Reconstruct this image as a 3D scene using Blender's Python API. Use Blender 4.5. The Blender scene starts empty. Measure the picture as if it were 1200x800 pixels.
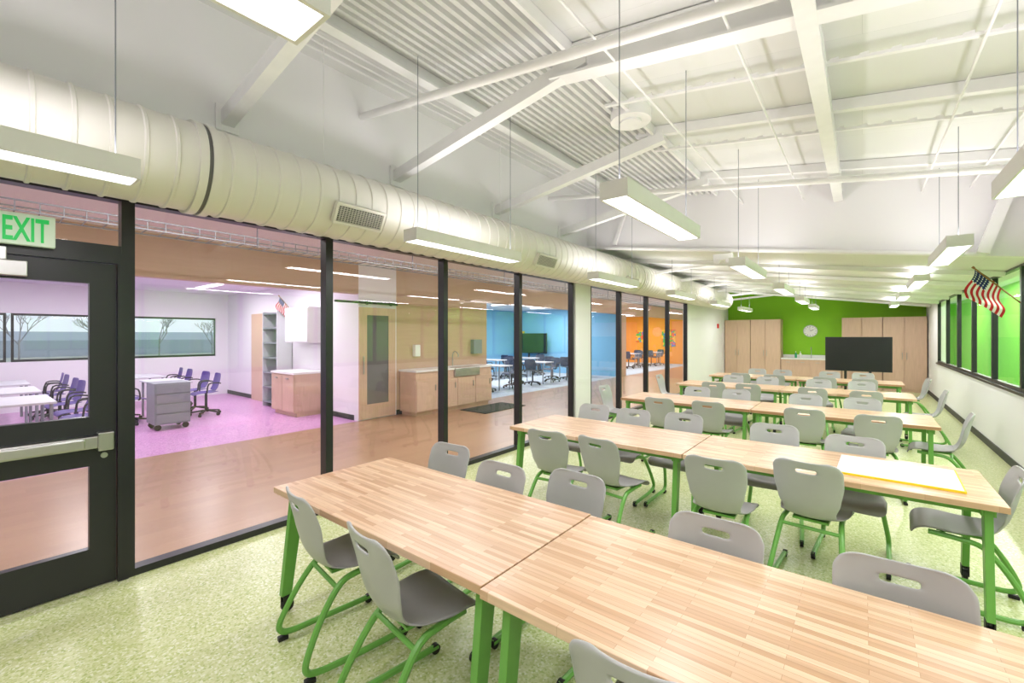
import bpy, bmesh, math, random
from mathutils import Vector, Matrix
random.seed(7)
scene = bpy.context.scene
COL = scene.collection
H = 1.65
try:
    scene.view_settings.view_transform = 'Standard'
except Exception as e:
    print(e)

def C(r, g, b):
    f = lambda c: (c/255.0/12.92) if c/255.0 <= 0.04045 else ((c/255.0+0.055)/1.055)**2.4
    return (f(r), f(g), f(b), 1.0)

# ------------------------------------------------------------ materials
def mat(name, col, rough=0.5, metal=0.0, emit=None, estr=0.0, noise=0.0, nscale=8.0, bump=0.0, bscale=40.0):
    m = bpy.data.materials.new(name); m.use_nodes = True
    nt = m.node_tree; p = nt.nodes['Principled BSDF']
    p.inputs['Base Color'].default_value = col
    p.inputs['Roughness'].default_value = rough
    p.inputs['Metallic'].default_value = metal
    if emit:
        p.inputs['Emission Color'].default_value = emit
        p.inputs['Emission Strength'].default_value = estr
    tc = nt.nodes.new('ShaderNodeTexCoord')
    if noise > 0:
        n = nt.nodes.new('ShaderNodeTexNoise'); n.inputs['Scale'].default_value = nscale
        n.inputs['Detail'].default_value = 4
        nt.links.new(tc.outputs['Object'], n.inputs['Vector'])
        r = nt.nodes.new('ShaderNodeValToRGB')
        r.color_ramp.elements[0].position = 0.3; r.color_ramp.elements[1].position = 0.7
        r.color_ramp.elements[0].color = tuple(c*(1-noise) for c in col[:3])+(1,)
        r.color_ramp.elements[1].color = tuple(min(1, c*(1+noise)) for c in col[:3])+(1,)
        nt.links.new(n.outputs['Fac'], r.inputs['Fac'])
        nt.links.new(r.outputs['Color'], p.inputs['Base Color'])
    if bump > 0:
        n2 = nt.nodes.new('ShaderNodeTexNoise'); n2.inputs['Scale'].default_value = bscale
        nt.links.new(tc.outputs['Object'], n2.inputs['Vector'])
        b = nt.nodes.new('ShaderNodeBump'); b.inputs['Strength'].default_value = bump; b.inputs['Distance'].default_value = 0.01
        nt.links.new(n2.outputs['Fac'], b.inputs['Height']); nt.links.new(b.outputs['Normal'], p.inputs['Normal'])
    return m

def speckle(name, cols, scale, rough=0.35):
    m = bpy.data.materials.new(name); m.use_nodes = True
    nt = m.node_tree; p = nt.nodes['Principled BSDF']; p.inputs['Roughness'].default_value = rough
    tc = nt.nodes.new('ShaderNodeTexCoord')
    v = nt.nodes.new('ShaderNodeTexVoronoi'); v.inputs['Scale'].default_value = scale
    nt.links.new(tc.outputs['Object'], v.inputs['Vector'])
    sep = nt.nodes.new('ShaderNodeSeparateColor'); nt.links.new(v.outputs['Color'], sep.inputs['Color'])
    r = nt.nodes.new('ShaderNodeValToRGB'); r.color_ramp.interpolation = 'CONSTANT'
    n = len(cols)
    while len(r.color_ramp.elements) < n: r.color_ramp.elements.new(0.5)
    pos = 0
    for i, (w, c) in enumerate(cols):
        r.color_ramp.elements[i].position = pos; r.color_ramp.elements[i].color = c; pos += w
    nt.links.new(sep.outputs['Red'], r.inputs['Fac']); nt.links.new(r.outputs['Color'], p.inputs['Base Color'])
    return m

def wood_plank(name, c1, c2, bw, rh, rough=0.35, rot=0.0, randomize=False, mortar=None, grain=0.25, gscale=(3, 60, 60)):
    m = bpy.data.materials.new(name); m.use_nodes = True
    nt = m.node_tree; p = nt.nodes['Principled BSDF']; p.inputs['Roughness'].default_value = rough
    tc = nt.nodes.new('ShaderNodeTexCoord'); mp = nt.nodes.new('ShaderNodeMapping')
    mp.inputs['Rotation'].default_value[2] = rot
    nt.links.new(tc.outputs['Object'], mp.inputs['Vector'])
    vec = mp.outputs['Vector']
    if randomize:
        oi = nt.nodes.new('ShaderNodeObjectInfo'); ml = nt.nodes.new('ShaderNodeMath'); ml.operation = 'MULTIPLY'
        ml.inputs[1].default_value = 37.0; nt.links.new(oi.outputs['Random'], ml.inputs[0])
        ad = nt.nodes.new('ShaderNodeVectorMath'); ad.operation = 'ADD'
        nt.links.new(vec, ad.inputs[0]); nt.links.new(ml.outputs[0], ad.inputs[1]); vec = ad.outputs[0]
    b = nt.nodes.new('ShaderNodeTexBrick'); b.inputs['Scale'].default_value = 1.0
    b.inputs['Brick Width'].default_value = bw; b.inputs['Row Height'].default_value = rh
    b.inputs['Mortar Size'].default_value = 0.0006 if mortar else 0.0
    b.inputs['Color1'].default_value = c1; b.inputs['Color2'].default_value = c2
    b.inputs['Mortar'].default_value = mortar or c1
    b.offset = 0.37; b.squash = 1.0
    nt.links.new(vec, b.inputs['Vector'])
    mp2 = nt.nodes.new('ShaderNodeMapping'); mp2.inputs['Scale'].default_value = gscale
    nt.links.new(vec, mp2.inputs['Vector'])
    n = nt.nodes.new('ShaderNodeTexNoise'); n.inputs['Scale'].default_value = 1.0; n.inputs['Detail'].default_value = 5
    nt.links.new(mp2.outputs['Vector'], n.inputs['Vector'])
    mx = nt.nodes.new('ShaderNodeMix'); mx.data_type = 'RGBA'; mx.blend_type = 'MULTIPLY'
    mx.inputs['Factor'].default_value = grain
    rr = nt.nodes.new('ShaderNodeValToRGB'); rr.color_ramp.elements[0].position = .3; rr.color_ramp.elements[1].position = .7
    rr.color_ramp.elements[0].color = (.45, .38, .3, 1); rr.color_ramp.elements[1].color = (1, 1, 1, 1)
    nt.links.new(n.outputs['Fac'], rr.inputs['Fac'])
    nt.links.new(b.outputs['Color'], mx.inputs['A']); nt.links.new(rr.outputs['Color'], mx.inputs['B'])
    nt.links.new(mx.outputs['Result'], p.inputs['Base Color'])
    return m

def glassmat(name, tint=(1, 1, 1, 1), base=.04, graz=.55):
    m = bpy.data.materials.new(name); m.use_nodes = True
    nt = m.node_tree; nt.nodes.clear()
    o = nt.nodes.new('ShaderNodeOutputMaterial'); t = nt.nodes.new('ShaderNodeBsdfTransparent'); g = nt.nodes.new('ShaderNodeBsdfGlossy')
    g.inputs['Roughness'].default_value = 0.0; t.inputs['Color'].default_value = tint
    lw = nt.nodes.new('ShaderNodeLayerWeight'); lw.inputs['Blend'].default_value = .5
    pw = nt.nodes.new('ShaderNodeMath'); pw.operation = 'POWER'; pw.inputs[1].default_value = 4
    ma = nt.nodes.new('ShaderNodeMath'); ma.operation = 'MULTIPLY_ADD'; ma.inputs[1].default_value = graz; ma.inputs[2].default_value = base
    nt.links.new(lw.outputs['Facing'], pw.inputs[0]); nt.links.new(pw.outputs[0], ma.inputs[0])
    mx = nt.nodes.new('ShaderNodeMixShader')
    nt.links.new(ma.outputs[0], mx.inputs[0]); nt.links.new(t.outputs[0], mx.inputs[1]); nt.links.new(g.outputs[0], mx.inputs[2])
    nt.links.new(mx.outputs[0], o.inputs[0])
    return m

M = {}
M['white'] = mat('wall_white', C(238, 237, 238), .7, bump=.03)
M['ceil'] = wood_plank('ceiling_panels', C(231, 232, 229), C(225, 227, 223), 1.8, .9, .7, mortar=C(186, 190, 184), grain=0.0)
M['steel'] = mat('painted_steel', C(240, 240, 239), .45, noise=.02)
M['rib'] = mat('ribbed_steel', C(220, 221, 218), .5, noise=.02)
M['duct'] = mat('duct_paint', C(232, 230, 222), .4, noise=.02, nscale=3)
M['black'] = mat('black_frame', C(34, 36, 38), .35, noise=.05)
M['rubber'] = mat('black_rubber', C(22, 22, 24), .5, noise=.1)
M['green'] = mat('green_paint', C(134, 196, 20), .6, noise=.03, nscale=2)
M['greenb'] = mat('bright_green_paint', C(130, 210, 66), .6, noise=.03, nscale=2)
M['greentube'] = mat('green_powdercoat', C(110, 172, 78), .35, noise=.03)
M['shell'] = mat('grey_plastic', C(180, 181, 180), .38, noise=.02)
M['seat_shade'] = mat('shaded_grey_plastic_seat', C(156, 156, 156), .42, noise=.02)  # same plastic as the shell, darkened to paint the shadow on the seat
M['floor'] = speckle('speckled_floor', [(.34, C(201, 208, 152)), (.26, C(211, 217, 170)), (.22, C(188, 199, 130)), (.10, C(224, 228, 200)), (.08, C(168, 185, 108))], 95, .3)
M['pinkfloor'] = speckle('pink_floor', [(.5, C(210, 154, 202)), (.25, C(222, 176, 216)), (.25, C(190, 130, 186))], 60, .3)
M['hallfloor'] = wood_plank('hall_wood_floor', C(178, 140, 112), C(168, 130, 103), 1.2, .16, .3, rot=math.pi/2, grain=.2)
M['butcher'] = wood_plank('butcher_block', C(236, 206, 174), C(204, 163, 126), .29, .024, .3, randomize=True, mortar=C(186, 144, 108), grain=.3)
M['cab'] = wood_plank('cabinet_wood', C(216, 184, 160), C(212, 180, 156), 3, 3, .4, grain=.2, gscale=(40, 40, 3))
M['tan'] = wood_plank('tan_wall', C(204, 174, 146), C(200, 170, 142), 3, 3, .5, grain=.12, gscale=(2, 2, 30))
M['lav'] = mat('pale_lavender_wall', C(238, 235, 241), .7, noise=.01)
M['lavceil'] = mat('pale_lavender_ceiling', C(236, 230, 242), .7, noise=.01)
M['blue'] = mat('blue_wall', C(128, 188, 224), .7, noise=.02)
M['orange'] = mat('orange_wall', C(246, 160, 60), .7, noise=.02)
M['carpet'] = speckle('grey_carpet', [(.5, C(190, 200, 210)), (.5, C(176, 186, 196))], 90, .9)
M['glass'] = glassmat('clear_glass')
M['glassg'] = glassmat('window_glass', (.97, 1, .97, 1), .02, .12)
M['chrome'] = mat('brushed_metal', C(190, 190, 188), .28, 1.0, noise=.03)
M['lens'] = mat('lamp_lens', C(255, 255, 255), .5, emit=(1, 1, 1, 1), estr=3.5, noise=.01)
M['screen'] = mat('dark_screen', C(26, 28, 30), .3, noise=.03)
M['doorglass'] = mat('dim_door_glass', C(104, 102, 104), .5, noise=.12, nscale=2)
M['purple'] = mat('purple_plastic', C(88, 64, 146), .4, noise=.03)
M['greylam'] = mat('grey_laminate', C(206, 206, 212), .4, noise=.02)
M['greycart'] = mat('grey_cart', C(134, 138, 146), .5, noise=.03)
M['navy'] = mat('navy_plastic', C(44, 56, 84), .4, noise=.05)
M['quartz'] = mat('white_worktop', C(238, 238, 234), .3, noise=.02)
M['paper'] = mat('white_paper', C(246, 246, 244), .8, noise=.01)
M['yellow'] = mat('yellow_edge', C(240, 210, 40), .6, noise=.02)
M['exitw'] = mat('exit_face', C(215, 228, 215), .4, emit=C(205, 235, 205), estr=.12, noise=.01)
M['exitg'] = mat('exit_green', C(0, 170, 76), .4, emit=C(0, 210, 90), estr=.35, noise=.01)
M['red'] = mat('flag_red', C(190, 30, 45), .8, noise=.05)
M['fwhite'] = mat('flag_white', C(240, 240, 240), .8, noise=.02)
M['fblue'] = mat('flag_blue', C(40, 50, 110), .8, noise=.05)
M['alarm'] = mat('alarm_red', C(200, 30, 30), .4, noise=.03)
M['gold'] = mat('gold_pole', C(150, 110, 60), .4, noise=.05)
M['grass'] = mat('grass', C(170, 176, 168), .9, noise=.12, nscale=.3)
M['bark'] = mat('bark', C(140, 140, 144), .9, noise=.2)
M['farb'] = mat('far_building', C(164, 174, 188), .9, noise=.1)
M['darkmat'] = mat('dark_mat', C(50, 50, 52), .9, noise=.2, nscale=40)
M['grille'] = mat('grille_dark', C(104, 104, 102), .5, noise=.05)
M['base'] = mat('baseboard_black', C(44, 46, 46), .5, noise=.05)
M['soapg'] = mat('green_liquid', C(70, 170, 120), .2, noise=.05)
M['postera'] = speckle('poster_colours', [(.25, C(240, 90, 60)), (.25, C(250, 200, 60)), (.25, C(80, 180, 90)), (.25, C(70, 120, 210))], 9, .7)

# ------------------------------------------------------------ mesh builder
class B:
    def __init__(s): s.bm = bmesh.new()
    def box(s, c, d, rot=None, mi=0):
        r = bmesh.ops.create_cube(s.bm, size=1.0)
        vs = r['verts']
        bmesh.ops.scale(s.bm, vec=Vector(d), verts=vs)
        if rot is not None: bmesh.ops.rotate(s.bm, cent=(0, 0, 0), matrix=rot, verts=vs)
        bmesh.ops.translate(s.bm, vec=Vector(c), verts=vs)
        return s
    def bx(s, x0, x1, y0, y1, z0, z1):
        return s.box(((x0+x1)/2, (y0+y1)/2, (z0+z1)/2), (abs(x1-x0), abs(y1-y0), abs(z1-z0)))
    def bar(s, p1, p2, w, h):
        p1 = Vector(p1); p2 = Vector(p2); d = (p2-p1); L = d.length; d.normalize()
        up = Vector((0, 0, 1)) if abs(d.z) < .95 else Vector((0, 1, 0))
        a = d.cross(up).normalized(); b = a.cross(d).normalized()
        R = Matrix((d, a, b)).transposed()
        return s.box((p1+p2)/2, (L, w, h), R)
    def cyl(s, p1, p2, r, seg=12, r2=None):
        p1 = Vector(p1); p2 = Vector(p2); d = p2-p1; L = d.length
        q = Vector((0, 0, 1)).rotation_difference(d.normalized()).to_matrix()
        res = bmesh.ops.create_cone(s.bm, cap_ends=True, segments=seg, radius1=r, radius2=r if r2 is None else r2, depth=L)
        vs = res['verts']
        bmesh.ops.rotate(s.bm, cent=(0, 0, 0), matrix=q, verts=vs)
        bmesh.ops.translate(s.bm, vec=(p1+p2)/2, verts=vs)
        return s
    def tube(s, pts, r, seg=8):
        pts = [Vector(p) for p in pts]; n = len(pts); rings = []
        up = None
        for i, p in enumerate(pts):
            t = (pts[min(i+1, n-1)]-pts[max(i-1, 0)]).normalized()
            if up is None:
                up = Vector((1, 0, 0)) if abs(t.x) < .9 else Vector((0, 0, 1))
            up = (up - t*up.dot(t)).normalized(); b = t.cross(up)
            rings.append([s.bm.verts.new(p+(up*math.cos(a)+b*math.sin(a))*r) for a in [2*math.pi*k/seg for k in range(seg)]])
        for i in range(n-1):
            for k in range(seg):
                s.bm.faces.new((rings[i][k], rings[i][(k+1) % seg], rings[i+1][(k+1) % seg], rings[i+1][k]))
        s.bm.faces.new(rings[0][::-1]); s.bm.faces.new(rings[-1])
        return s
    def poly(s, pts, t):
        a = [s.bm.verts.new(Vector(p)) for p in pts]; b = [s.bm.verts.new(Vector(p)+Vector(t)) for p in pts]
        s.bm.faces.new(a); s.bm.faces.new(b[::-1]); n = len(pts)
        for i in range(n): s.bm.faces.new((a[i], b[i], b[(i+1) % n], a[(i+1) % n]))
        return s
    def obj(s, name, m, parent=None, smooth=False, bevel=0.0, loc=None):
        bmesh.ops.recalc_face_normals(s.bm, faces=s.bm.faces)
        me = bpy.data.meshes.new(name); s.bm.to_mesh(me); s.bm.free()
        ms = m if isinstance(m, list) else [m]
        for k in ms: me.materials.append(k)
        if smooth:
            for p in me.polygons: p.use_smooth = True
            try: me.set_sharp_from_angle(angle=math.radians(40))
            except Exception: pass
        o = bpy.data.objects.new(name, me); COL.objects.link(o)
        if parent: o.parent = parent
        if loc: o.location = loc
        if bevel:
            md = o.modifiers.new('bevel', 'BEVEL'); md.width = bevel; md.segments = 2; md.limit_method = 'ANGLE'
        return o

def smoothpath(pts, n=5):
    pts = [Vector(p) for p in pts]; out = []
    P = [pts[0]]+pts+[pts[-1]]
    for i in range(1, len(P)-2):
        p0, p1, p2, p3 = P[i-1], P[i], P[i+1], P[i+2]
        for k in range(n):
            t = k/n
            out.append(.5*((2*p1)+(-p0+p2)*t+(2*p0-5*p1+4*p2-p3)*t*t+(-p0+3*p1-3*p2+p3)*t**3))
    out.append(pts[-1]); return out

def thing(name, label, category, loc=(0, 0, 0), rz=0, group=None):
    e = bpy.data.objects.new(name, None); e.empty_display_size = .1; COL.objects.link(e)
    e.location = loc; e.rotation_euler = (0, 0, rz)
    e['label'] = label; e['category'] = category
    if group: e['group'] = group
    return e
def tag(o, label, category, group=None):
    o['label'] = label; o['category'] = category
    if group: o['group'] = group
    return o
def struct(o):
    o['kind'] = 'structure'; return o

def copy_tree(src, parent=None):
    o = src.copy(); COL.objects.link(o)
    if parent: o.parent = parent; o.matrix_parent_inverse = src.matrix_parent_inverse.copy()
    for ch in list(src.children):
        copy_tree(ch, o)
    return o
def place(src, loc, rz=0, label=None, group=None):
    o = copy_tree(src); o.location = loc; o.rotation_euler = (0, 0, rz)
    if label: o['label'] = label
    if group: o['group'] = group
    return o

# ------------------------------------------------------------ geometry constants
XG = -3.96; XR = 1.48; YB = -3.5; YE = 17.8; YK = 7.1
zf = lambda x: H+1.93-.15*x      # front high roof
zr = lambda x: H+1.06-.14*x      # rear low roof

# room shell
struct(B().bx(XG-.06, XR+.15, YB, YE, -.1, 0).obj('floor', M['floor']))
struct(B().bx(-7.6, XG-.06, YB, 30, -.1, 0).obj('floor_corridor', M['hallfloor']))
struct(B().bx(-14.3, -7.6, YB, 5, -.1, 0).obj('floor_classroom', M['pinkfloor']))
struct(B().bx(-14.3, -7.6, 5, 30, -.1, 0).obj('floor_carpet', M['carpet']))

struct(B().bx(XG-.08, XG+.06, YB, -.32, 0, 2.62).bx(XG-.08, XG+.06, YB, YE, 2.6, 4.4)
       .bx(XG-.08, XG+.06, 6.68, 7.22, 0, 2.6).bx(XG-.08, XG+.06, 12.98, YE, 0, 2.6).obj('wall_left', M['white']))
struct(B().bx(XR, XR+.15, YB, YE, 0, .97).bx(XR, XR+.15, YB, YE, 2.52, 4.3).bx(XR, XR+.15, YB, 1.86, .97, 2.52)
       .bx(XR, XR+.15, 15.32, YE, .97, 2.52).obj('wall_right', M['white']))
struct(B().bx(XG-.08, XR+.15, YE, YE+.15, 0, 4.4).obj('wall_far', M['green']))
struct(B().bx(-14.3, XR+.15, YB-.15, YB, 0, 4.6).obj('wall_back', M['white']))
# roofs
struct(B().poly([(XG-.1, YB-.1, zf(XG-.1)), (XR+.2, YB-.1, zf(XR+.2)), (XR+.2, YK+.1, zf(XR+.2)), (XG-.1, YK+.1, zf(XG-.1))], (0, 0, .12)).obj('ceiling', M['ceil']))
struct(B().poly([(XG-.1, YK+.05, zr(XG-.1)), (XR+.2, YK+.05, zr(XR+.2)), (XR+.2, YE+.15, zr(XR+.2)), (XG-.1, YE+.15, zr(XG-.1))], (0, 0, .12)).obj('ceiling_rear', M['ceil']))
struct(B().poly([(XG-.05, YK-.03, zr(XG-.05)-.03), (XR+.1, YK-.03, zr(XR+.1)-.03), (XR+.1, YK-.03, zf(XR+.1)+.05), (XG-.05, YK-.03, zf(XG-.05)+.05)], (0, .12, 0)).obj('wall_bulkhead', M['white']))
# baseboards
struct(B().bx(XR-.015, XR, YB, YE, 0, .1).obj('baseboard_right', M['base']))
struct(B().bx(XG+.06, XG+.075, 12.98, YE, 0, .1).bx(XG+.06, XG+.075, 6.68, 7.22, 0, .1).obj('baseboard_left', M['base']))

# ------------------------------------------------------------ glazed partition
wn = [0]
def win(y0, y1, z0, z1, x, gm, pw=.035, depth=.1):
    wn[0] += 1
    b = B()
    b.bx(x-depth/2, x+depth/2, y0, y0+pw, z0, z1).bx(x-depth/2, x+depth/2, y1-pw, y1, z0, z1)
    b.bx(x-depth/2+.002, x+depth/2-.002, y0+pw, y1-pw, z0, z0+.05).bx(x-depth/2+.002, x+depth/2-.002, y0+pw, y1-pw, z1-.045, z1)
    f = struct(b.obj('window_%d' % wn[0], M['black']))
    B().bx(x-.004, x+.004, y0+pw*.5, y1-pw*.5, z0+.02, z1-.02).obj('window_glass', gm, parent=f)
    return f
ys = [.72, 2.167, 3.64, 5.12, 6.64]
for a, b_ in zip(ys[:-1], ys[1:]): win(a, b_, 0, 2.6, XG, M['glass'])
ys2 = [7.24, 8.54, 10.0, 11.45, 12.96]
for a, b_ in zip(ys2[:-1], ys2[1:]): win(a, b_, 0, 2.6, XG, M['glass'])
win(-.3, .72, 2.2, 2.6, XG, M['glass'])
# ------------------------------------------------------------ door
dX = XG
d = struct(B().bx(dX-.06, dX+.06, .665, .72, 0, 2.2).bx(dX-.06, dX+.06, -.32, -.27, 0, 2.2).bx(dX-.06, dX+.06, -.27, .665, 2.13, 2.2).obj('door_1', M['black']))
y0, y1 = -.265, .66
B().bx(dX-.025, dX+.03, y1-.13, y1, .01, 2.125).bx(dX-.025, dX+.03, y0, y0+.13, .01, 2.125).bx(dX-.025, dX+.03, y0+.13, y1-.13, 1.99, 2.125)\
   .bx(dX-.025, dX+.03, y0+.13, y1-.13, .80, 1.12).bx(dX-.025, dX+.03, y0+.13, y1-.13, .01, .26).obj('door_leaf', M['black'], parent=d)
B().bx(dX-.005, dX+.005, y0+.12, y1-.12, .25, .81).bx(dX-.005, dX+.005, y0+.12, y1-.12, 1.11, 2.0).obj('door_glass', M['glass'], parent=d)
B().bx(dX+.03, dX+.09, y0+.03, y1-.02, .92, 1.0).bx(dX+.06, dX+.115, y0+.06, y1-.16, .93, .99).bx(dX+.03, dX+.1, y1-.1, y1-.02, .90, 1.02).obj('push_bar', M['chrome'], parent=d, bevel=.008)
B().bx(dX+.03, dX+.1, y0+.1, y0+.52, 2.0, 2.09).bx(dX+.05, dX+.07, y0+.4, y0+.44, 2.09, 2.17).obj('door_closer', M['chrome'], parent=d, bevel=.005)
B().cyl((dX+.03, .6, .86), (dX+.04, .6, .86), .018, 16).obj('door_lock', M['chrome'], parent=d)

# ------------------------------------------------------------ exit sign
e = thing('exit_sign', 'illuminated exit sign with green letters above the glazed door', 'sign', (XG+.10, .248, 2.18))
B().bx(-.02, .02, -.125, .12, 0, .185).bx(-.05, .0, -.02, .02, .1, .16).obj('sign_body', M['exitw'], parent=e, bevel=.006)
cu = bpy.data.curves.new('exit_letters', 'FONT'); cu.body = 'EXIT'; cu.size = .2; cu.align_x = 'CENTER'; cu.extrude = .002; cu.offset = .004
to = bpy.data.objects.new('tmp', cu); COL.objects.link(to)
bpy.context.view_layer.update()
me = bpy.data.meshes.new_from_object(to.evaluated_get(bpy.context.evaluated_depsgraph_get()))
bpy.data.objects.remove(to)
xs = [v.co.x for v in me.vertices]; zs = [v.co.y for v in me.vertices]
mx0, mx1, mz0, mz1 = min(xs), max(xs), min(zs), max(zs)
for v in me.vertices:
    v.co.x = (v.co.x-(mx0+mx1)/2)/(mx1-mx0)*.185; v.co.y = (v.co.y-mz0)/(mz1-mz0)*.14
me.materials.clear(); me.materials.append(M['exitg'])
lt = bpy.data.objects.new('sign_letters', me); COL.objects.link(lt); lt.parent = e
lt.location = (.023, .0, .022); lt.rotation_euler = (math.pi/2, 0, math.pi/2)

# ------------------------------------------------------------ right windows
yy = [1.9, 3.4, 4.9, 6.4, 7.9, 9.4, 10.9, 12.4, 13.85, 15.3]
for a, b_ in zip(yy[:-1], yy[1:]): win(a, b_, .97, 2.52, XR+.03, M['glassg'], pw=.035, depth=.06)
struct(B().bx(XR-.03, XR, 1.85, 15.33, .94, .975).obj('trim_1', M['black']))
struct(B().bx(XR+2.0, XR+2.15, -3, 40, 0, 3.3).obj('wall_neighbour', M['greenb']))
struct(B().bx(XR+.15, XR+2.15, 30, 30.15, 0, 3.3).obj('wall_neighbour_end', M['greenb']))
struct(B().bx(XR+.15, XR+2.15, -3, 30, 3.2, 3.3).obj('ceiling_neighbour', M['white']))
struct(B().bx(XR+.15, XR+2.15, -3, 30, -.12, -.02).obj('floor_neighbour', M['floor']))

# ------------------------------------------------------------ corridor and rooms beyond
HC = 3.05
struct(B().bx(-7.6, XG-.08, YB, 30, HC, HC+.1).obj('ceiling_corridor', M['white']))
struct(B().bx(-7.75, -7.6, YB, 4.8, 2.45, HC).bx(-7.75, -7.6, 5.68, 8.5, 0, HC).bx(-7.75, -7.6, 8.5, 30, 2.5, HC).bx(-7.75, -7.6, 16.5, 17.1, 0, 2.5).obj('wall_corridor', M['tan']))
struct(B().bx(-7.75, -7.6, 4.8, 5.68, 0, HC).bx(-14.3, -7.75, 4.8, 4.95, 0, 2.9).obj('wall_classroom_side', M['lav']))
struct(B().bx(-14.4, -14.2, YB, 5, 0, 1.08).bx(-14.4, -14.2, YB, 5, 2.13, 2.9).bx(-14.4, -14.2, 4.5, 5, 1.08, 2.13).obj('wall_classroom_far', M['lav']))
struct(B().bx(-14.4, -7.75, YB, 4.9, 2.8, 2.9).obj('ceiling_classroom', M['lavceil']))
struct(B().bx(-7.6, -7.585, 5.68, 8.5, 0, .1).obj('baseboard_corridor', M['base']))
struct(B().bx(-14.2, -7.75, 4.785, 4.8, 0, .1).obj('baseboard_classroom', M['base']))
for a in (-3.2, -1.3, .7, 2.6): win(a, a+1.93, 1.08, 2.13, -14.3, M['glass'], pw=.04)
struct(B().bx(-13.1, -13, 8.4, 30, 0, 2.9).bx(-13, -7.75, 8.35, 8.5, 0, 2.9).bx(-13, -7.75, 16.5, 16.6, 0, 2.9).obj('wall_blue_room', M['blue']))
struct(B().bx(-13, -7.75, 26, 26.15, 0, 2.9).bx(-12.99, -12.9, 17, 26, 0, 2.9).obj('wall_orange_room', M['orange']))
struct(B().bx(-13.1, -7.75, 8.35, 30, 2.8, 2.9).obj('ceiling_blue_room', M['white']))
struct(B().bx(-7.75, XG, 27, 27.15, 0, HC).obj('wall_corridor_end', M['tan']))
struct(B().bx(XG-.08, XG+.06, YE+.15, 30, 0, HC).obj('wall_corridor_right', M['white']))

sd = struct(B().bx(-7.6, -7.57, 4.80, 5.64, .02, .3).bx(-7.6, -7.57, 4.80, 4.97, .3, 2.2).bx(-7.6, -7.57, 5.47, 5.64, .3, 2.2).bx(-7.6, -7.57, 4.97, 5.47, 2.05, 2.2).obj('door_2', M['cab']))
B().bx(-7.59, -7.58, 4.97, 5.47, .3, 2.05).obj('door_glass', M['doorglass'], parent=sd)
B().bx(-7.6, -7.55, 4.3, 5.68, 2.27, 2.31).cyl((-7.55, 4.95, 2.29), (-7.53, 4.95, 2.29), .04).cyl((-7.55, 5.5, 2.29), (-7.53, 5.5, 2.29), .04).obj('door_track', M['black'], parent=sd)
B().cyl((-7.54, 4.88, .9), (-7.54, 4.88, 1.25), .012).obj('door_handle', M['chrome'], parent=sd)

wd = struct(B().bx(-12.4, -11.4, 4.73, 4.79, 0, 2.2).obj('door_3', M['cab']))
B().bx(-11.55, -11.45, 4.7, 4.73, .95, 1.0).obj('door_handle', M['chrome'], parent=wd)
sh = thing('wall_shelf', 'tall light grey open shelving unit against the wall', 'shelf', (-10.66, 4.6, 0))
B().bx(-.38, -.35, -.15, .18, 0, 2.2).bx(.35, .38, -.15, .18, 0, 2.2).bx(-.35, .35, .16, .18, 0, 2.2).obj('shelf_side', M['greylam'], parent=sh)
b = B()
for k in range(7): b.bx(-.35, .35, -.15, .16, .1+.34*k, .13+.34*k)
b.obj('shelf_board', M['greycart'], parent=sh)
cb = thing('low_cabinet', 'light wood low cabinet with white worktop', 'cabinet', (-9.42, 4.5, 0))
B().bx(-.5, .5, -.3, .28, .08, .86).bx(-.48, .48, -.25, .28, 0, .08).obj('body', M['cab'], parent=cb)
B().bx(-.52, .52, -.33, .28, .86, .9).obj('worktop', M['quartz'], parent=cb)
for k in range(2):
    dd = B().bx(-.49+.495*k, -.005+.495*k, -.32, -.3, .1, .84).obj('door', M['cab'], parent=cb)
    B().bx(-.3+.495*k, -.2+.495*k, -.345, -.32, .76, .78).obj('handle', M['chrome'], parent=dd)
ub = thing('wall_cabinet', 'pale wall cupboard above the low cabinet', 'cabinet', (-9.42, 4.6, 1.5))
B().bx(-.5, .5, -.12, .18, 0, .75).obj('body', M['lav'], parent=ub)
for k in range(2): B().bx(-.49+.495*k, -.005+.495*k, -.14, -.12, .02, .73).obj('door', M['lav'], parent=ub)

sk = thing('sink_cabinet', 'light wood sink cabinet with white worktop against the tan wall', 'cabinet', (-7.3, 6.9, 0))
B().bx(-.27, .25, -1.15, 1.15, .08, .9).bx(-.27, .2, -1.1, 1.1, 0, .08).obj('body', M['cab'], parent=sk)
B().bx(-.28, .28, -1.17, -.1, .9, .94).bx(-.28, .28, .7, 1.17, .9, .94).bx(-.28, -.15, -.1, .7, .9, .94).obj('worktop', M['quartz'], parent=sk)
B().bx(-.15, .3, -.1, .7, .74, .93).obj('basin', M['chrome'], parent=sk, bevel=.01)
B().tube(smoothpath([(-.2, .3, .93), (-.2, .3, 1.2), (-.12, .3, 1.28), (-.02, .3, 1.22), (-.02, .3, 1.15)]), .012).obj('faucet', M['chrome'], parent=sk, smooth=True)
for k in range(4):
    dd = B().bx(.25, .27, -1.14+.575*k, -.58+.575*k, .1, .72).obj('door', M['cab'], parent=sk)
    B().bx(.27, .29, -.66+.575*k, -.64+.575*k, .5, .62).obj('handle', M['chrome'], parent=dd)
tag(B().bx(-6.95, -6.2, 6.9, 8.3, .0, .015).obj('floor_mat', M['darkmat']), 'dark rubber floor mat in front of the sink cabinet', 'mat')
tag(B().bx(-7.6, -7.5, 6.1, 6.24, 1.2, 1.45).obj('soap_dispenser', M['quartz'], bevel=.01), 'white soap dispenser on the tan wall', 'dispenser')
tag(B().bx(-7.6, -7.48, 7.9, 8.2, 1.2, 1.55).obj('paper_towel_dispenser', M['greycart'], bevel=.01), 'grey paper towel dispenser on the tan wall', 'dispenser')

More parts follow.
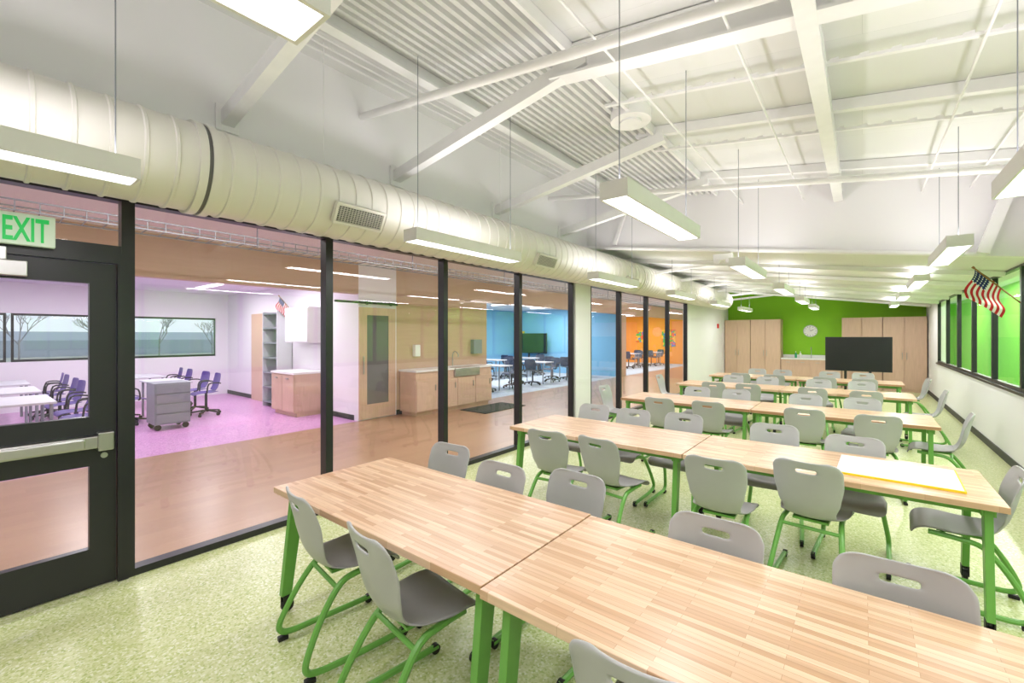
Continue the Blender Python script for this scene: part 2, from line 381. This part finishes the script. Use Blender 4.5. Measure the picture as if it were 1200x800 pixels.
# cable tray
ct = B()
for xx in (-6.0, -5.7):
    ct.bar((xx, -3, 2.73), (xx, 26, 2.73), .012, .012); ct.bar((xx, -3, 2.82), (xx, 26, 2.82), .012, .012)
for k in range(190):
    y = -3+k*.15
    ct.bar((-6.0, y, 2.73), (-5.7, y, 2.73), .008, .008)
    ct.bar((-5.7, y, 2.73), (-5.7, y, 2.82), .008, .008)
for k in range(12): ct.bar((-5.85, -2.5+2.4*k, 2.73), (-5.85, -2.5+2.4*k, HC), .012, .012)
tag(ct.obj('cable_tray', M['greycart']), 'grey wire basket cable tray under the corridor ceiling', 'cable tray')

# ------------------------------------------------------------ lights
def area(name, loc, sx, sy, power, down=True, parent=None, col=(1, 1, 1)):
    l = bpy.data.lights.new(name, 'AREA'); l.shape = 'RECTANGLE'; l.size = sx; l.size_y = sy; l.energy = power; l.color = col
    o = bpy.data.objects.new(name, l); COL.objects.link(o); o.location = loc
    if not down: o.rotation_euler = (math.pi, 0, 0)
    if parent: o.parent = parent
    return o
PZ = 2.42
LC = (1.0, .945, 1.0)
LU = (1.0, .93, 1.0)
def pendant(x, y, ztop, L=1.38, up=6.5, dn=15):
    p = thing('pendant_light', 'white linear pendant light fixture hung on thin cables', 'light fixture', (x, y, PZ), group='linear pendant lights')
    w = .085
    B().bx(-w, w, -L/2, L/2, .035, .1).bx(-w, -w+.012, -L/2, L/2, 0, .035).bx(w-.012, w, -L/2, L/2, 0, .035).bx(-w+.012, w-.012, -L/2, -L/2+.012, 0, .035).bx(-w+.012, w-.012, L/2-.012, L/2, 0, .035).obj('housing', M['steel'], parent=p)
    B().bx(-w+.012, w-.012, -L/2+.012, L/2-.012, .004, .034).obj('lens', M['lens'], parent=p)
    for s in (-1, 1):
        B().cyl((0, s*(L/2-.08), .1), (0, s*(L/2-.08), ztop-PZ), .003, 6).obj('cable', M['greycart'], parent=p)
    area('lamp', (0, 0, -.006), .14, L-.05, dn, True, p, LC)
    area('lamp', (0, 0, .112), .14, L-.05, up, False, p, LU)  # upward lamp added on top of the fixture to brighten the ceiling
for cx in (-2.87, -1.09, .66):
    for k in range(6):
        y = -.13+3.1*k
        front = y+.7 < YK
        pendant(cx, y, zf(cx) if front else zr(cx), up=10 if front else 9.5, dn=15.5)
def strip(x, y, z, L, along='y', power=20, col=(1, 1, 1), g='recessed ceiling lights'):
    sx, sy = (.1, L) if along == 'y' else (L, .1)
    tag(B().bx(x-sx/2, x+sx/2, y-sy/2, y+sy/2, z-.03, z).obj('ceiling_light', M['lens']), 'slim white linear ceiling light', 'light fixture', g)
    area('lamp', (x, y, z-.035), sx, sy, power, True, None, col)
for k in range(10): strip(-5.0, -1.5+3*k, HC, 1.8, power=38)
for (x, y) in [(-9.3, -1.5), (-9.3, 1.5), (-9.3, 3.8), (-11.8, -1.5), (-11.8, 1.5), (-11.8, 3.6)]:
    strip(x, y, 2.8, 1.5, 'x', 40, (.98, .95, 1), 'classroom ceiling lights')
for (x, y) in [(-10, 10), (-10, 12.5), (-10, 15), (-11.5, 18.5), (-9, 18.5), (-10, 21), (-10, 24)]:
    strip(x, y, 2.8, 1.8, 'x', 80, (1, 1, 1), 'far room ceiling lights')
for y in (3, 7, 11, 15, 19, 24): strip(XR+1.1, y, 3.2, 1.8, 'y', 75, (1, 1, .96), 'added lights behind the right windows')  # strips added to light the green wall behind the right windows

# ------------------------------------------------------------ roof steel
for y in (1.31-1.62, 1.31, 2.91, 4.55, 6.2):
    o = B().bar((XG+.06, y, H+1.69), (-1.6, y, H+2.06), .09, .11).box((XG+.07, y, H+1.69), (.02, .16, .2)).obj('roof_brace', M['steel'])
    tag(o, 'white steel knee brace rising from the wall to the roof', 'brace', 'roof braces')
for y in (1.31, 2.91, 4.55, 6.2):
    b = B(); xa, xb = (-1.9, XR)
    if y in (2.91,):
        b.bar((xa, y, zf(xa)-.02), (xb, y, zf(xb)-.02), .14, .02).bar((xa, y, zf(xa)-.12), (xb, y, zf(xb)-.12), .02, .18).bar((xa, y, zf(xa)-.22), (xb, y, zf(xb)-.22), .14, .02)
    else:
        b.bar((xa, y, zf(xa)-.05), (xb, y, zf(xb)-.05), .06, .09)
    tag(b.obj('roof_rafter', M['steel']), 'white steel rafter under the sloped roof', 'beam', 'roof rafters')
for y in (2.5, 5.86):
    o = B().cyl((XG+.06, y, zf(XG)-.35), (XR, y, zf(XR)-.27), .035, 12).obj('sprinkler_pipe', M['steel'], smooth=True)
    tag(o, 'white painted round pipe across the roof', 'pipe', 'round pipes')
for y in (.4, 3.7, 4.95, 6.6, 1.9):
    b = B().bar((-1.85, y, zf(-1.85)-.10), (XR, y, zf(XR)-.10), .035, .02)
    for k in range(20):
        xx = -1.75+k*.16; b.box((xx, y, zf(xx)-.085), (.05, .032, .02))
    tag(b.obj('strut_channel', M['steel']), 'white slotted strut channel across the roof', 'channel', 'strut channels')
xb = -.24
b = B().bx(xb-.05, xb+.05, YB, YK-.04, zf(xb)-.12, zf(xb)-.10).bx(xb-.01, xb+.01, YB, YK-.04, zf(xb)-.22, zf(xb)-.12).bx(xb-.05, xb+.05, YB, YK-.04, zf(xb)-.24, zf(xb)-.22)
tag(b.obj('roof_beam', M['steel']), 'long white steel roof beam', 'beam')
for xx, dz in ((-3.6, .06), (-3.48, .06), (-3.36, .06), (-3.05, .1), (-.62, .2), (.55, .15), (.95, .12), (-1.35, .22)):
    o = B().cyl((xx, YB, zf(xx)-dz), (xx, YK-.03, zf(xx)-dz), .009, 8).obj('conduit', M['steel'], smooth=True)
    tag(o, 'thin white electrical conduit under the roof', 'conduit', 'roof conduits')
tag(B().bx(-3.1, -3.07, YB, YK-.04, zf(-3.1)-.16, zf(-3.1)-.01).bx(-3.07, -3.0, YB, YK-.04, zf(-3.1)-.16, zf(-3.1)-.145).obj('edge_angle', M['steel']), 'white steel edge angle beside the ribbed panels', 'beam')
tag(B().bx(-1.72, -1.69, YB, YK-.04, zf(-1.7)-.10, zf(-1.7)-.005).obj('edge_angle', M['steel']), 'white steel edge angle beside the ribbed panels', 'beam')
yb = [YB, -.3, 1.31, 2.91, 4.55, 6.2, YK-.03]
for a, b_ in zip(yb[:-1], yb[1:]):
    b = B(); prof = []
    x = -2.92
    while x < -1.8:
        prof += [(x, -.015), (x+.008, -.07), (x+.05, -.07), (x+.058, -.015)]; x += .09
    va = [b.bm.verts.new((px_, a, zf(px_)+dz)) for px_, dz in prof]; vb = [b.bm.verts.new((px_, b_-.005, zf(px_)+dz)) for px_, dz in prof]
    for i in range(len(prof)-1): b.bm.faces.new((va[i], va[i+1], vb[i+1], vb[i]))
    tag(b.obj('corrugated_panel', M['rib']), 'white ribbed acoustic metal deck panel on the roof', 'roof panel', 'ribbed roof panels')
yk = YK-.08
tag(B().cyl((XG+.06, yk, zr(XG)-.04), (1.06, yk, zr(1.06)-.02), .03, 10).obj('tie_rod', M['steel'], smooth=True), 'white round tie member along the bulkhead', 'pipe')
tag(B().bar((1.03, yk-.06, H+.9), (1.28, yk-.06, zf(1.28)), .1, .07).obj('roof_post', M['steel']), 'white inclined steel post by the bulkhead', 'brace')
tag(B().bar((-3.3, yk-.05, H+1.55), (-3.0, yk-.05, zf(-3.0)), .05, .05).obj('roof_post', M['steel']), 'white inclined steel post by the bulkhead', 'brace')
tag(B().cyl((-1.75, 4.04, zf(-1.75)-.13), (-1.75, 4.04, zf(-1.75)-.02), .19, 32).cyl((-1.75, 4.04, zf(-1.75)-.15), (-1.75, 4.04, zf(-1.75)-.13), .1, 24).obj('ceiling_speaker', M['steel'], smooth=True), 'round white ceiling speaker', 'speaker')
tag(B().bx(-1.72, -1.46, yk-.1, yk, H+1.1, H+1.19).cyl((-1.67, yk-.12, H+1.08), (-1.67, yk-.04, H+1.1), .04).cyl((-1.51, yk-.12, H+1.08), (-1.51, yk-.04, H+1.1), .04).obj('emergency_light', M['quartz']), 'small white emergency light box under the tie member', 'emergency light')
for y in (8.6, 10.2, 11.8, 13.4, 15.0, 16.6):
    tag(B().bar((XG+.065, y, zr(XG)-.055), (XR-.005, y, zr(XR)-.045), .06, .06).obj('rear_rafter', M['steel']), 'white steel rafter under the low roof', 'beam', 'low roof rafters')
    tag(B().bar((XG+.06, y+.2, zr(XG)-.4), (-2.3, y+.2, zr(-2.3)-.04), .05, .06).obj('roof_brace', M['steel']), 'white steel knee brace rising from the wall to the roof', 'brace', 'low roof braces')

# ------------------------------------------------------------ duct
DX, DZ, DR = -3.52, H+1.12, .285
dt = thing('ventilation_duct', 'large round white spiral duct along the glazed wall', 'duct', (DX, 0, DZ))
b = B(); seg = 48; rings = []
y = YB; ylist = []
while y < 15.3:
    ylist += [(y, 0), (y+.118, 0), (y+.124, .009), (y+.138, .009), (y+.144, 0)]; y += .15
for (y, dr) in ylist:
    rings.append([b.bm.verts.new(((DR+dr)*math.cos(2*math.pi*k/seg), y, (DR+dr)*math.sin(2*math.pi*k/seg))) for k in range(seg)])
for i in range(len(rings)-1):
    for k in range(seg):
        b.bm.faces.new((rings[i][k], rings[i][(k+1) % seg], rings[i+1][(k+1) % seg], rings[i+1][k]))
b.bm.faces.new(rings[-1])
b.obj('duct_body', M['duct'], parent=dt, smooth=True)
for y in (1.0, 8.2):
    B().cyl((0, y-.06, 0), (0, y-.012, 0), DR+.018, 48).cyl((0, y+.012, 0), (0, y+.06, 0), DR+.018, 48).obj('duct_collar', M['duct'], parent=dt, smooth=True)
    B().cyl((0, y-.012, 0), (0, y+.012, 0), DR+.009, 48).obj('duct_gasket', M['grille'], parent=dt, smooth=True)
for y in (2.06, 4.8, 7.55, 10.3, 13.0):
    a = math.radians(-28); n = Vector((math.cos(a), 0, math.sin(a))); c = n*(DR+.015); c.y = y
    R = Matrix.Rotation(-a, 3, 'Y')
    g = B()
    for s in (-1, 1):
        g.box(c+R@Vector((.012, 0, s*.075)), (.04, .44, .02), R); g.box(c+R@Vector((.012, s*.215, 0)), (.038, .02, .158), R)
    g.obj('register_frame', M['duct'], parent=dt)
    B().box(c, (.02, .42, .14), R).obj('register_back', M['grille'], parent=dt)
    g = B()
    for k in range(9): g.box(c+R@Vector((.018, 0, -.06+.015*k)), (.02, .42, .003), R)
    for k in range(17): g.box(c+R@Vector((.02, -.2+.025*k, 0)), (.01, .003, .14), R)
    g.obj('register_slats', M['duct'], parent=dt)
for y in (-1.2, 1.9, 4.2, 6.7, 9, 11.5, 14):
    zt = zf(DX) if y < YK else zr(DX)
    B().cyl((0, y, DR), (0, y, zt-DZ), .004, 6).obj('hanger_rod', M['steel'], parent=dt)

# ------------------------------------------------------------ student chair
def bake(o):
    dg = bpy.context.evaluated_depsgraph_get(); dg.update()
    me = bpy.data.meshes.new_from_object(o.evaluated_get(dg)); o.modifiers.clear(); o.data = me
    for p in me.polygons: p.use_smooth = True
def interp(tab, t):
    for (a, va), (b_, vb) in zip(tab[:-1], tab[1:]):
        if t <= b_:
            f = (t-a)/(b_-a); f = f*f*(3-2*f)*.5+f*.5
            return va+(vb-va)*f
    return tab[-1][1]
def shellpart(name, prof, widths, dish, m, parent, slot=None, nu=14, thick=.011, nn=4):
    P = smoothpath([(0, a, b_) for a, b_ in prof], nn); n = len(P); b = B(); g = []
    for i, p in enumerate(P):
        t = i/(n-1); w = interp(widths, t); row = []
        t3 = (P[min(i+1, n-1)]-P[max(i-1, 0)]).normalized(); nrm = Vector((0, -t3.z, t3.y))
        if nrm.y < 0 and abs(nrm.y) > abs(nrm.z): nrm = -nrm
        if nrm.z < 0 and abs(nrm.z) >= abs(nrm.y): nrm = -nrm
        for j in range(nu+1):
            u = -1+2*j/nu
            dd = interp(dish, t)*(abs(u)**2.2)
            row.append(b.bm.verts.new(Vector((u*w, p.y, p.z))+nrm*dd))
        g.append(row)
    for i in range(n-1):
        for j in range(nu):
            if slot and slot[0] <= i < slot[1] and slot[2] <= j < nu-slot[2]: continue
            b.bm.faces.new((g[i][j], g[i][j+1], g[i+1][j+1], g[i+1][j]))
    o = b.obj(name, m, parent=parent)
    md = o.modifiers.new('s', 'SOLIDIFY'); md.thickness = thick; md.offset = 0
    md = o.modifiers.new('ss', 'SUBSURF'); md.levels = 1; md.render_levels = 1
    bpy.context.view_layer.update(); bake(o)
    return o
chair = thing('student_chair', 'grey plastic shell chair on green tubular cantilever base', 'chair', (0, 0, -50), group='grey student chairs')
shellpart('backrest', [(-.275, .85), (-.262, .80), (-.245, .72), (-.225, .63), (-.20, .55), (-.165, .49), (-.13, .463)],
          [(0, .11), (.03, .145), (.08, .172), (.18, .192), (.38, .192), (.6, .172), (.8, .145), (1, .145)], [(0, .02), (.4, .045), (1, .02)], M['shell'], chair, slot=(6, 8, 5), nn=6)
shellpart('seat', [(-.135, .464), (-.07, .45), (.03, .445), (.12, .45), (.18, .447), (.215, .43), (.23, .405)],
          [(0, .145), (.15, .178), (.4, .204), (.8, .204), (.93, .19), (1, .16)], [(0, .02), (.5, .018), (1, 0)], M['seat_shade'], chair)
for s in (-1, 1):
    lg = B().tube(smoothpath([(s*.15, .15, .425), (s*.155, .02, .418), (s*.165, -.09, .395), (s*.18, -.19, .27), (s*.20, -.265, .12), (s*.205, -.27, .06), (s*.205, -.22, .035), (s*.21, -.1, .03), (s*.212, .12, .03), (s*.212, .25, .032)], 4), .016, 8).obj('leg', M['greentube'], parent=chair, smooth=True)
    B().box((s*.206, -.255, .012), (.03, .05, .024)).obj('glide', M['rubber'], parent=lg, bevel=.004)
    B().cyl((s*.212-.012, .235, .025), (s*.212+.012, .235, .025), .025, 14).obj('caster', M['rubber'], parent=lg, smooth=True)
B().cyl((-.155, .08, .42), (.155, .08, .42), .012, 8).cyl((-.17, -.11, .38), (.17, -.11, .38), .012, 8).box((0, 0, .432), (.2, .22, .015)).obj('seat_frame', M['greentube'], parent=chair, smooth=True)

PI = math.pi
N, S, Wd = 0, PI, PI/2
chairs = [(-2.22, 1.32, N-.14), (-1.56, 1.28, N-.14), (-.45, 1.28, N+.05),
          (-2.34, 2.0, S+.05), (-1.75, 1.86, S), (-1.3, 1.99, S-.04), (-.5, 1.8, S), (.11, 1.8, S+.03),
          (-2.12, 3.34, N+.1), (-1.6, 3.36, N-.15), (-.77, 3.33, N+.03), (-.26, 3.6, N-.08),
          (-1.93, 4.3, S), (-1.42, 4.36, S), (-.6, 4.32, S+.08), (-.06, 4.16, S-.05), (-2.42, 4.34, S),
          (-2.05, 5.85, N), (-1.47, 5.9, N), (-.5, 6.0, N), (.1, 5.98, N+.1),
          (-2.0, 6.9, S), (-1.45, 6.9, S), (-.6, 6.9, S), (.0, 6.9, S)]
for y in (8.5, 10.8):
    for x in (-2.0, -1.43, -.58, .02):
        chairs.append((x+random.uniform(-.04, .04), y-.14+random.uniform(-.05, .05), N+random.uniform(-.08, .08)))
        chairs.append((x+random.uniform(-.04, .04), y+.97+random.uniform(-.05, .05), S+random.uniform(-.08, .08)))
chairs += [(.48, 3.93, Wd-.05), (.62, 6.45, Wd-.1), (.70, 8.92, Wd), (.72, 11.2, Wd+.1), (-3.0, 6.45, -PI/2), (-3.0, 8.9, -PI/2)]
for (x, y, r) in chairs:
    o = place(chair, (x, y, 0), r)
    if abs(r-Wd) < .3 or r == -PI/2: o['label'] = 'grey plastic shell chair with green base at the table end'
def kill(o):
    for c in list(o.children): kill(c)
    bpy.data.objects.remove(o)
kill(chair)

# ------------------------------------------------------------ butcher block table
tb = thing('work_table', 'butcher block work table on splayed green legs with casters', 'table', (0, 0, -50), group='butcher block tables')
TL, TD = 1.69, .83
B().bx(-TL/2, TL/2, -TD/2, TD/2, .705, .74).obj('table_top', M['butcher'], parent=tb, bevel=.003)
B().bx(-TL/2+.1, TL/2-.1, -.3, -.26, .655, .703).bx(-TL/2+.1, TL/2-.1, .26, .3, .655, .703).bx(-TL/2+.04, -TL/2+.1, -.34, .34, .654, .704).bx(TL/2-.1, TL/2-.04, -.34, .34, .654, .704).obj('apron', M['greentube'], parent=tb)
for sx in (-1, 1):
    for sy in (-1, 1):
        x = sx*(TL/2-.07)
        b = B(); ty, by = sy*.30, sy*.375
        b.poly([(x-.018, ty-.042, .70), (x-.018, ty+.042, .70), (x-.018, by+.03, .10), (x-.018, by-.03, .10)], (.036, 0, 0))
        lg = b.obj('leg', M['greentube'], parent=tb, bevel=.003)
        B().cyl((x-.013, by+.01, .035), (x+.013, by+.01, .035), .035, 18).bx(x-.02, x-.014, by-.02, by+.03, .03, .10).bx(x+.014, x+.02, by-.02, by+.03, .03, .10).cyl((x, by, .08), (x, by, .11), .015).obj('caster', M['rubber'], parent=lg, smooth=True)
rowsY = [1.18, 3.45, 6.05, 8.5, 10.8]
for i, y in enumerate(rowsY):
    sx = -1.08
    place(tb, (sx-TL/2-.004, y+TD/2, 0)); place(tb, (sx+TL/2+.004, y+TD/2+(0 if i != 0 else -.015), 0))
kill(tb)
pd = thing('paper_pad', 'large white easel paper pad with yellow binding edge on the table', 'paper pad', (.17, 3.87, .74), rz=-.03)
B().bx(-.3, .3, -.25, .27, 0, .012).obj('sheets', M['paper'], parent=pd)
B().bx(-.3, .3, -.262, -.25, 0, .013).bx(.3, .308, -.262, .27, 0, .013).obj('binding', M['yellow'], parent=pd)

# ------------------------------------------------------------ far wall furniture
def tallcab(x0, x1, n, label):
    c = thing('tall_cabinet', label, 'cabinet', ((x0+x1)/2, YE-.31, 0), group='tall wood cabinets'); w = x1-x0
    B().bx(-w/2, w/2, -.28, .3, 0, 2.2).obj('body', M['cab'], parent=c)
    for k in range(n):
        a = -w/2+w*k/n
        dd = B().bx(a+.006, a+w/n-.006, -.302, -.28, .08, 2.19).obj('door', M['cab'], parent=c, bevel=.002)
        hx = a+w/n-.05 if k % 2 == 0 else a+.05
        B().cyl((hx, -.33, .95), (hx, -.33, 1.15), .008).obj('handle', M['chrome'], parent=dd)
tallcab(XG+.08, -3.06, 2, 'tall light wood cabinet against the green wall')
tallcab(-3.05, -2.15, 2, 'tall light wood cabinet against the green wall')
tallcab(-.5, .47, 2, 'tall light wood cabinet against the green wall')
tallcab(.48, 1.45, 2, 'tall light wood cabinet against the green wall')
bc = thing('base_cabinet', 'light wood base cabinet with sink between tall cabinets', 'cabinet', (-1.325, YE-.31, 0))
B().bx(-.81, .81, -.28, .3, 0, .86).obj('body', M['cab'], parent=bc)
for k in range(4):
    B().bx(-.81+.405*k+.005, -.81+.405*(k+1)-.005, -.3, -.28, .1, .68).obj('door', M['cab'], parent=bc)
    dr = B().bx(-.81+.405*k+.005, -.81+.405*(k+1)-.005, -.3, -.28, .69, .85).obj('drawer', M['cab'], parent=bc)
    B().bx(-.66+.405*k, -.56+.405*k, -.32, -.3, .76, .775).obj('handle', M['chrome'], parent=dr)
B().bx(-.815, .815, -.32, .3, .86, .9).bx(-.815, .815, .27, .299, .9, 1.0).obj('worktop', M['quartz'], parent=bc)
B().tube(smoothpath([(0, .15, .9), (0, .15, 1.2), (0, .05, 1.27), (0, -.03, 1.2)]), .012).obj('faucet', M['chrome'], parent=bc, smooth=True)
for (x, m_) in ((-1.75, 'soapg'), (-1.62, 'quartz'), (-.8, 'quartz')):
    bo = thing('soap_bottle', 'small pump bottle standing on the white worktop', 'bottle', (x, YE-.25, .9))
    B().cyl((0, 0, 0), (0, 0, .14), .035, 14).cyl((0, 0, .14), (0, 0, .17), .035, 14, .014).obj('bottle_body', M[m_], parent=bo, smooth=True)
    B().cyl((0, 0, .17), (0, 0, .21), .007, 8).bx(-.01, .01, -.045, .01, .205, .218).obj('pump', M['paper'], parent=bo)
ck = thing('wall_clock', 'round white wall clock with silver rim on the green wall', 'clock', (-1.36, YE-.001, 1.8))
B().cyl((0, 0, 0), (0, -.04, 0), .2, 40).obj('clock_rim', M['chrome'], parent=ck, smooth=True)
B().cyl((0, -.03, 0), (0, -.045, 0), .18, 40).obj('clock_face', M['paper'], parent=ck)
b = B()
for k in range(12):
    a = k*PI/6; b.box((.15*math.sin(a), -.047, .15*math.cos(a)), (.012, .004, .03), Matrix.Rotation(a, 3, 'Y'))
b.obj('clock_marks', M['black'], parent=ck)
B().bar((0, -.05, 0), (.09, -.05, .05), .004, .012).bar((0, -.052, 0), (-.03, -.052, .15), .004, .008).obj('clock_hand', M['black'], parent=ck)
tag(B().bx(XG+.055, XG+.1, 16.2, 16.32, 1.9, 2.05).obj('fire_alarm', M['alarm'], bevel=.005), 'small red fire alarm on the white wall', 'alarm')
def tv(x, y, zb, w, h, rz=0, label='large black display screen on a wheeled stand'):
    t = thing('display_screen', label, 'screen', (x, y, 0), rz)
    B().bx(-w/2, w/2, -.04, .04, zb, zb+h).obj('bezel', M['black'], parent=t, bevel=.006)
    B().bx(-w/2+.03, w/2-.03, -.046, -.04, zb+.03, zb+h-.03).obj('panel', M['screen'], parent=t)
    B().bx(-.3, -.24, .04, .1, .1, zb+h*.7).bx(.24, .3, .04, .1, .1, zb+h*.7).bx(-.32, -.22, -.3, .35, .06, .12).bx(.22, .32, -.3, .35, .06, .12).bx(-.3, .3, .05, .09, .3, .36).obj('stand', M['black'], parent=t)
    for sx in (-.27, .27):
        for sy in (-.27, .32):
            B().cyl((sx-.015, sy, .035), (sx+.015, sy, .035), .035, 12).obj('caster', M['rubber'], parent=t)
tv(-.1, 15.5, .66, 1.46, .95)

# ------------------------------------------------------------ flag
def flag(loc, rz, sc=1.0, label='small american flag on an angled wooden pole'):
    f = thing('american_flag', label, 'flag', loc, rz)
    d = Vector((-.65, 0, .76)); L = .62*sc
    B().cyl((0, 0, 0), d*L, .009*sc, 8).cyl(d*L, d*(L+.03), .014, 8).obj('flag_pole', M['gold'], parent=f)
    b = B(); nu, nv = 30, 26; g = []
    hl = .36*sc; fl = .40*sc
    for i in range(nv+1):
        s = L-hl*i/nv; row = []
        for j in range(nu+1):
            t = j/nu
            base = d*s
            x = base.x-.10*sc*t + .02*sc*math.sin(t*7+i*.1) + .12*sc*t*(i/nv)
            y = .045*sc*math.sin(t*11+i*.12)*t
            z = base.z-fl*t*.95
            row.append(b.bm.verts.new((x, y, z)))
        g.append(row)
    for i in range(nv):
        for j in range(nu):
            fc = b.bm.faces.new((g[i][j], g[i][j+1], g[i+1][j+1], g[i+1][j]))
            if i < 14 and j < 12:
                fc.material_index = 1 if (i % 3 == 1 and j % 2 == 1) else 2
            else: fc.material_index = 0 if (i//2) % 2 == 0 else 1
    b.obj('flag_cloth', [M['red'], M['fwhite'], M['fblue']], parent=f, smooth=True)
flag((XR, 7.9, 2.04), 0, .95)
flag((-10.2, 4.79, 2.15), PI/2, .8, 'small american flag on a pole in the lavender classroom')

# ------------------------------------------------------------ rooms furniture
tc = thing('task_chair', 'purple plastic swivel chair on five-star base', 'chair', (0, 0, -50), group='purple swivel chairs')
shellpart('backrest', [(-.24, .86), (-.23, .78), (-.21, .68), (-.18, .57), (-.14, .5)], [(0, .14), (.1, .2), (.5, .22), (1, .18)], [(0, .03), (1, .03)], M['purple'], tc, nu=8)
shellpart('seat', [(-.18, .48), (-.05, .465), (.1, .47), (.2, .46), (.24, .43)], [(0, .18), (.4, .225), (.85, .22), (1, .17)], [(0, .02), (1, 0)], M['purple'], tc, nu=8)
b = B().cyl((0, 0, .1), (0, 0, .46), .025, 10)
for k in range(5):
    a = 2*PI*k/5; b.bar((0, 0, .11), (.27*math.cos(a), .27*math.sin(a), .07), .04, .025)
b.obj('base', M['rubber'], parent=tc)
for k in range(5):
    a = 2*PI*k/5; c = Vector((.27*math.cos(a), .27*math.sin(a), .03)); n = Vector((-math.sin(a), math.cos(a), 0))*.02
    B().cyl(c-n, c+n, .03, 10).obj('caster', M['rubber'], parent=tc)
for s in (-1, 1):
    B().tube(smoothpath([(s*.2, .05, .46), (s*.27, .05, .5), (s*.27, .02, .66), (s*.27, -.12, .68), (s*.23, -.2, .66)], 3), .014, 6).obj('armrest', M['rubber'], parent=tc, smooth=True)
dk = thing('student_desk', 'light grey laminate desk on metal legs', 'desk', (0, 0, -50), group='grey classroom desks')
B().bx(-.6, .6, -.3, .3, .71, .74).obj('table_top', M['greylam'], parent=dk, bevel=.004)
for sx in (-1, 1):
    for sy in (-1, 1):
        B().cyl((sx*.52, sy*.25, 0.0), (sx*.52, sy*.25, .71), .02, 8).obj('leg', M['greycart'], parent=dk)
for (x, y) in [(-8.9, -1.4), (-10.9, -1.4), (-12.8, -1.4), (-9.3, .55), (-11.1, .55), (-12.9, .55), (-11.0, 2.6), (-12.8, 2.6)]:
    place(dk, (x, y, 0), 0)
    for (ax, ay, r) in [(-.34, -.6, 0), (.34, -.6, 0), (-.34, .6, PI), (.34, .6, PI)]:
        place(tc, (x+ax, y+ay, 0), r+random.uniform(-.12, .12))
for (x, y) in [(-9.0, 10.3), (-11.1, 10.3), (-9.0, 12.6), (-11.1, 12.6), (-9.0, 14.8), (-11, 14.6), (-9.5, 19), (-9.5, 21.5), (-9.3, 24)]:
    place(dk, (x, y, 0), 0, group='desks in the blue and orange rooms')
    for (ax, ay, r) in [(-.34, -.6, 0), (.34, -.6, 0), (.3, .62, PI)]:
        o = place(tc, (x+ax, y+ay, 0), r+random.uniform(-.2, .2), label='dark blue swivel chair on five-star base', group='dark swivel chairs')
        for c in o.children:
            if c.name.startswith(('seat', 'backrest')):
                c.material_slots[0].link = 'OBJECT'; c.material_slots[0].material = M['navy']
kill(tc); kill(dk)
ca = thing('storage_cart', 'grey wheeled storage cart with drawers', 'cart', (-9.75, 2.35, 0))
B().bx(-.26, .26, -.26, .26, .1, .82).obj('body', M['greycart'], parent=ca, bevel=.01)
for q in range(4):
    B().bx(.26, .28, -.24, .24, .13+.17*q, .28+.17*q).obj('drawer', M['greycart'], parent=ca, bevel=.004)
for sx in (-.2, .2):
    for sy in (-.2, .2): B().cyl((sx-.015, sy, .05), (sx+.015, sy, .05), .05, 12).obj('caster', M['rubber'], parent=ca)
tv(-11.6, 16.1, .85, 1.5, .9, 0, 'black display screen on a stand by the blue wall')
for (x, y, z, w, h) in [(-12.6, 16.49, 1.5, .5, .7), (-9.6, 16.49, 1.6, .6, .5), (-8.9, 25.98, 1.5, .8, 1.0), (-10.6, 25.98, 1.6, .6, .7)]:
    tag(B().bx(x-w/2, x+w/2, y-.012, y-.001, z-h/2, z+h/2).obj('wall_poster', M['postera']), 'multicoloured poster pinned on a painted wall', 'poster')

# ------------------------------------------------------------ exterior
struct(B().bx(-150, -14.4, -80, 60, -1.3, -1.2).obj('ground_outside', M['grass']))
def tree(x, y, h):
    b = B()
    def br(p, d, L, r, dep):
        q = p+d*L; b.cyl(p, q, r, 6, r*.65)
        if dep == 0: return
        for k in range(3):
            nd = (d+Vector((random.uniform(-.7, .7), random.uniform(-.7, .7), random.uniform(0, .4)))).normalized()
            br(q-d*L*random.uniform(0, .25), nd, L*.68, r*.62, dep-1)
    br(Vector((x, y, -1.2)), Vector((0, 0, 1)), h*.3, h*.012, 4)
    tag(b.obj('bare_tree', M['bark']), 'bare leafless tree on the grass outside', 'tree', 'trees outside')
for (x, y, h) in [(-60, 9, 7), (-66, 15, 8), (-58, 18, 6.5), (-70, 4, 8), (-62, -4, 7)]: tree(x, y, h)
tag(B().bx(-95, -85, -30, 60, -1.2, 1.0).poly([(-95, -30, 1.0), (-85, -30, 1.0), (-90, -30, 2.2)], (0, 90, 0)).obj('distant_building', M['farb']), 'long low grey building across the field', 'building')

# ------------------------------------------------------------ world, camera
w = bpy.data.worlds.new('sky'); scene.world = w; w.use_nodes = True
bg = w.node_tree.nodes['Background']; bg.inputs['Color'].default_value = (.7, .78, .88, 1); bg.inputs['Strength'].default_value = 1.25
cam = bpy.data.cameras.new('camera'); cam.sensor_width = 36; cam.lens = 36*516/1200; cam.shift_y = -7/1200; cam.clip_start = .05; cam.clip_end = 500
co = bpy.data.objects.new('camera', cam); COL.objects.link(co); co.location = (0, 0, H); co.rotation_euler = (PI/2, 0, math.radians(38.5))
scene.camera = co
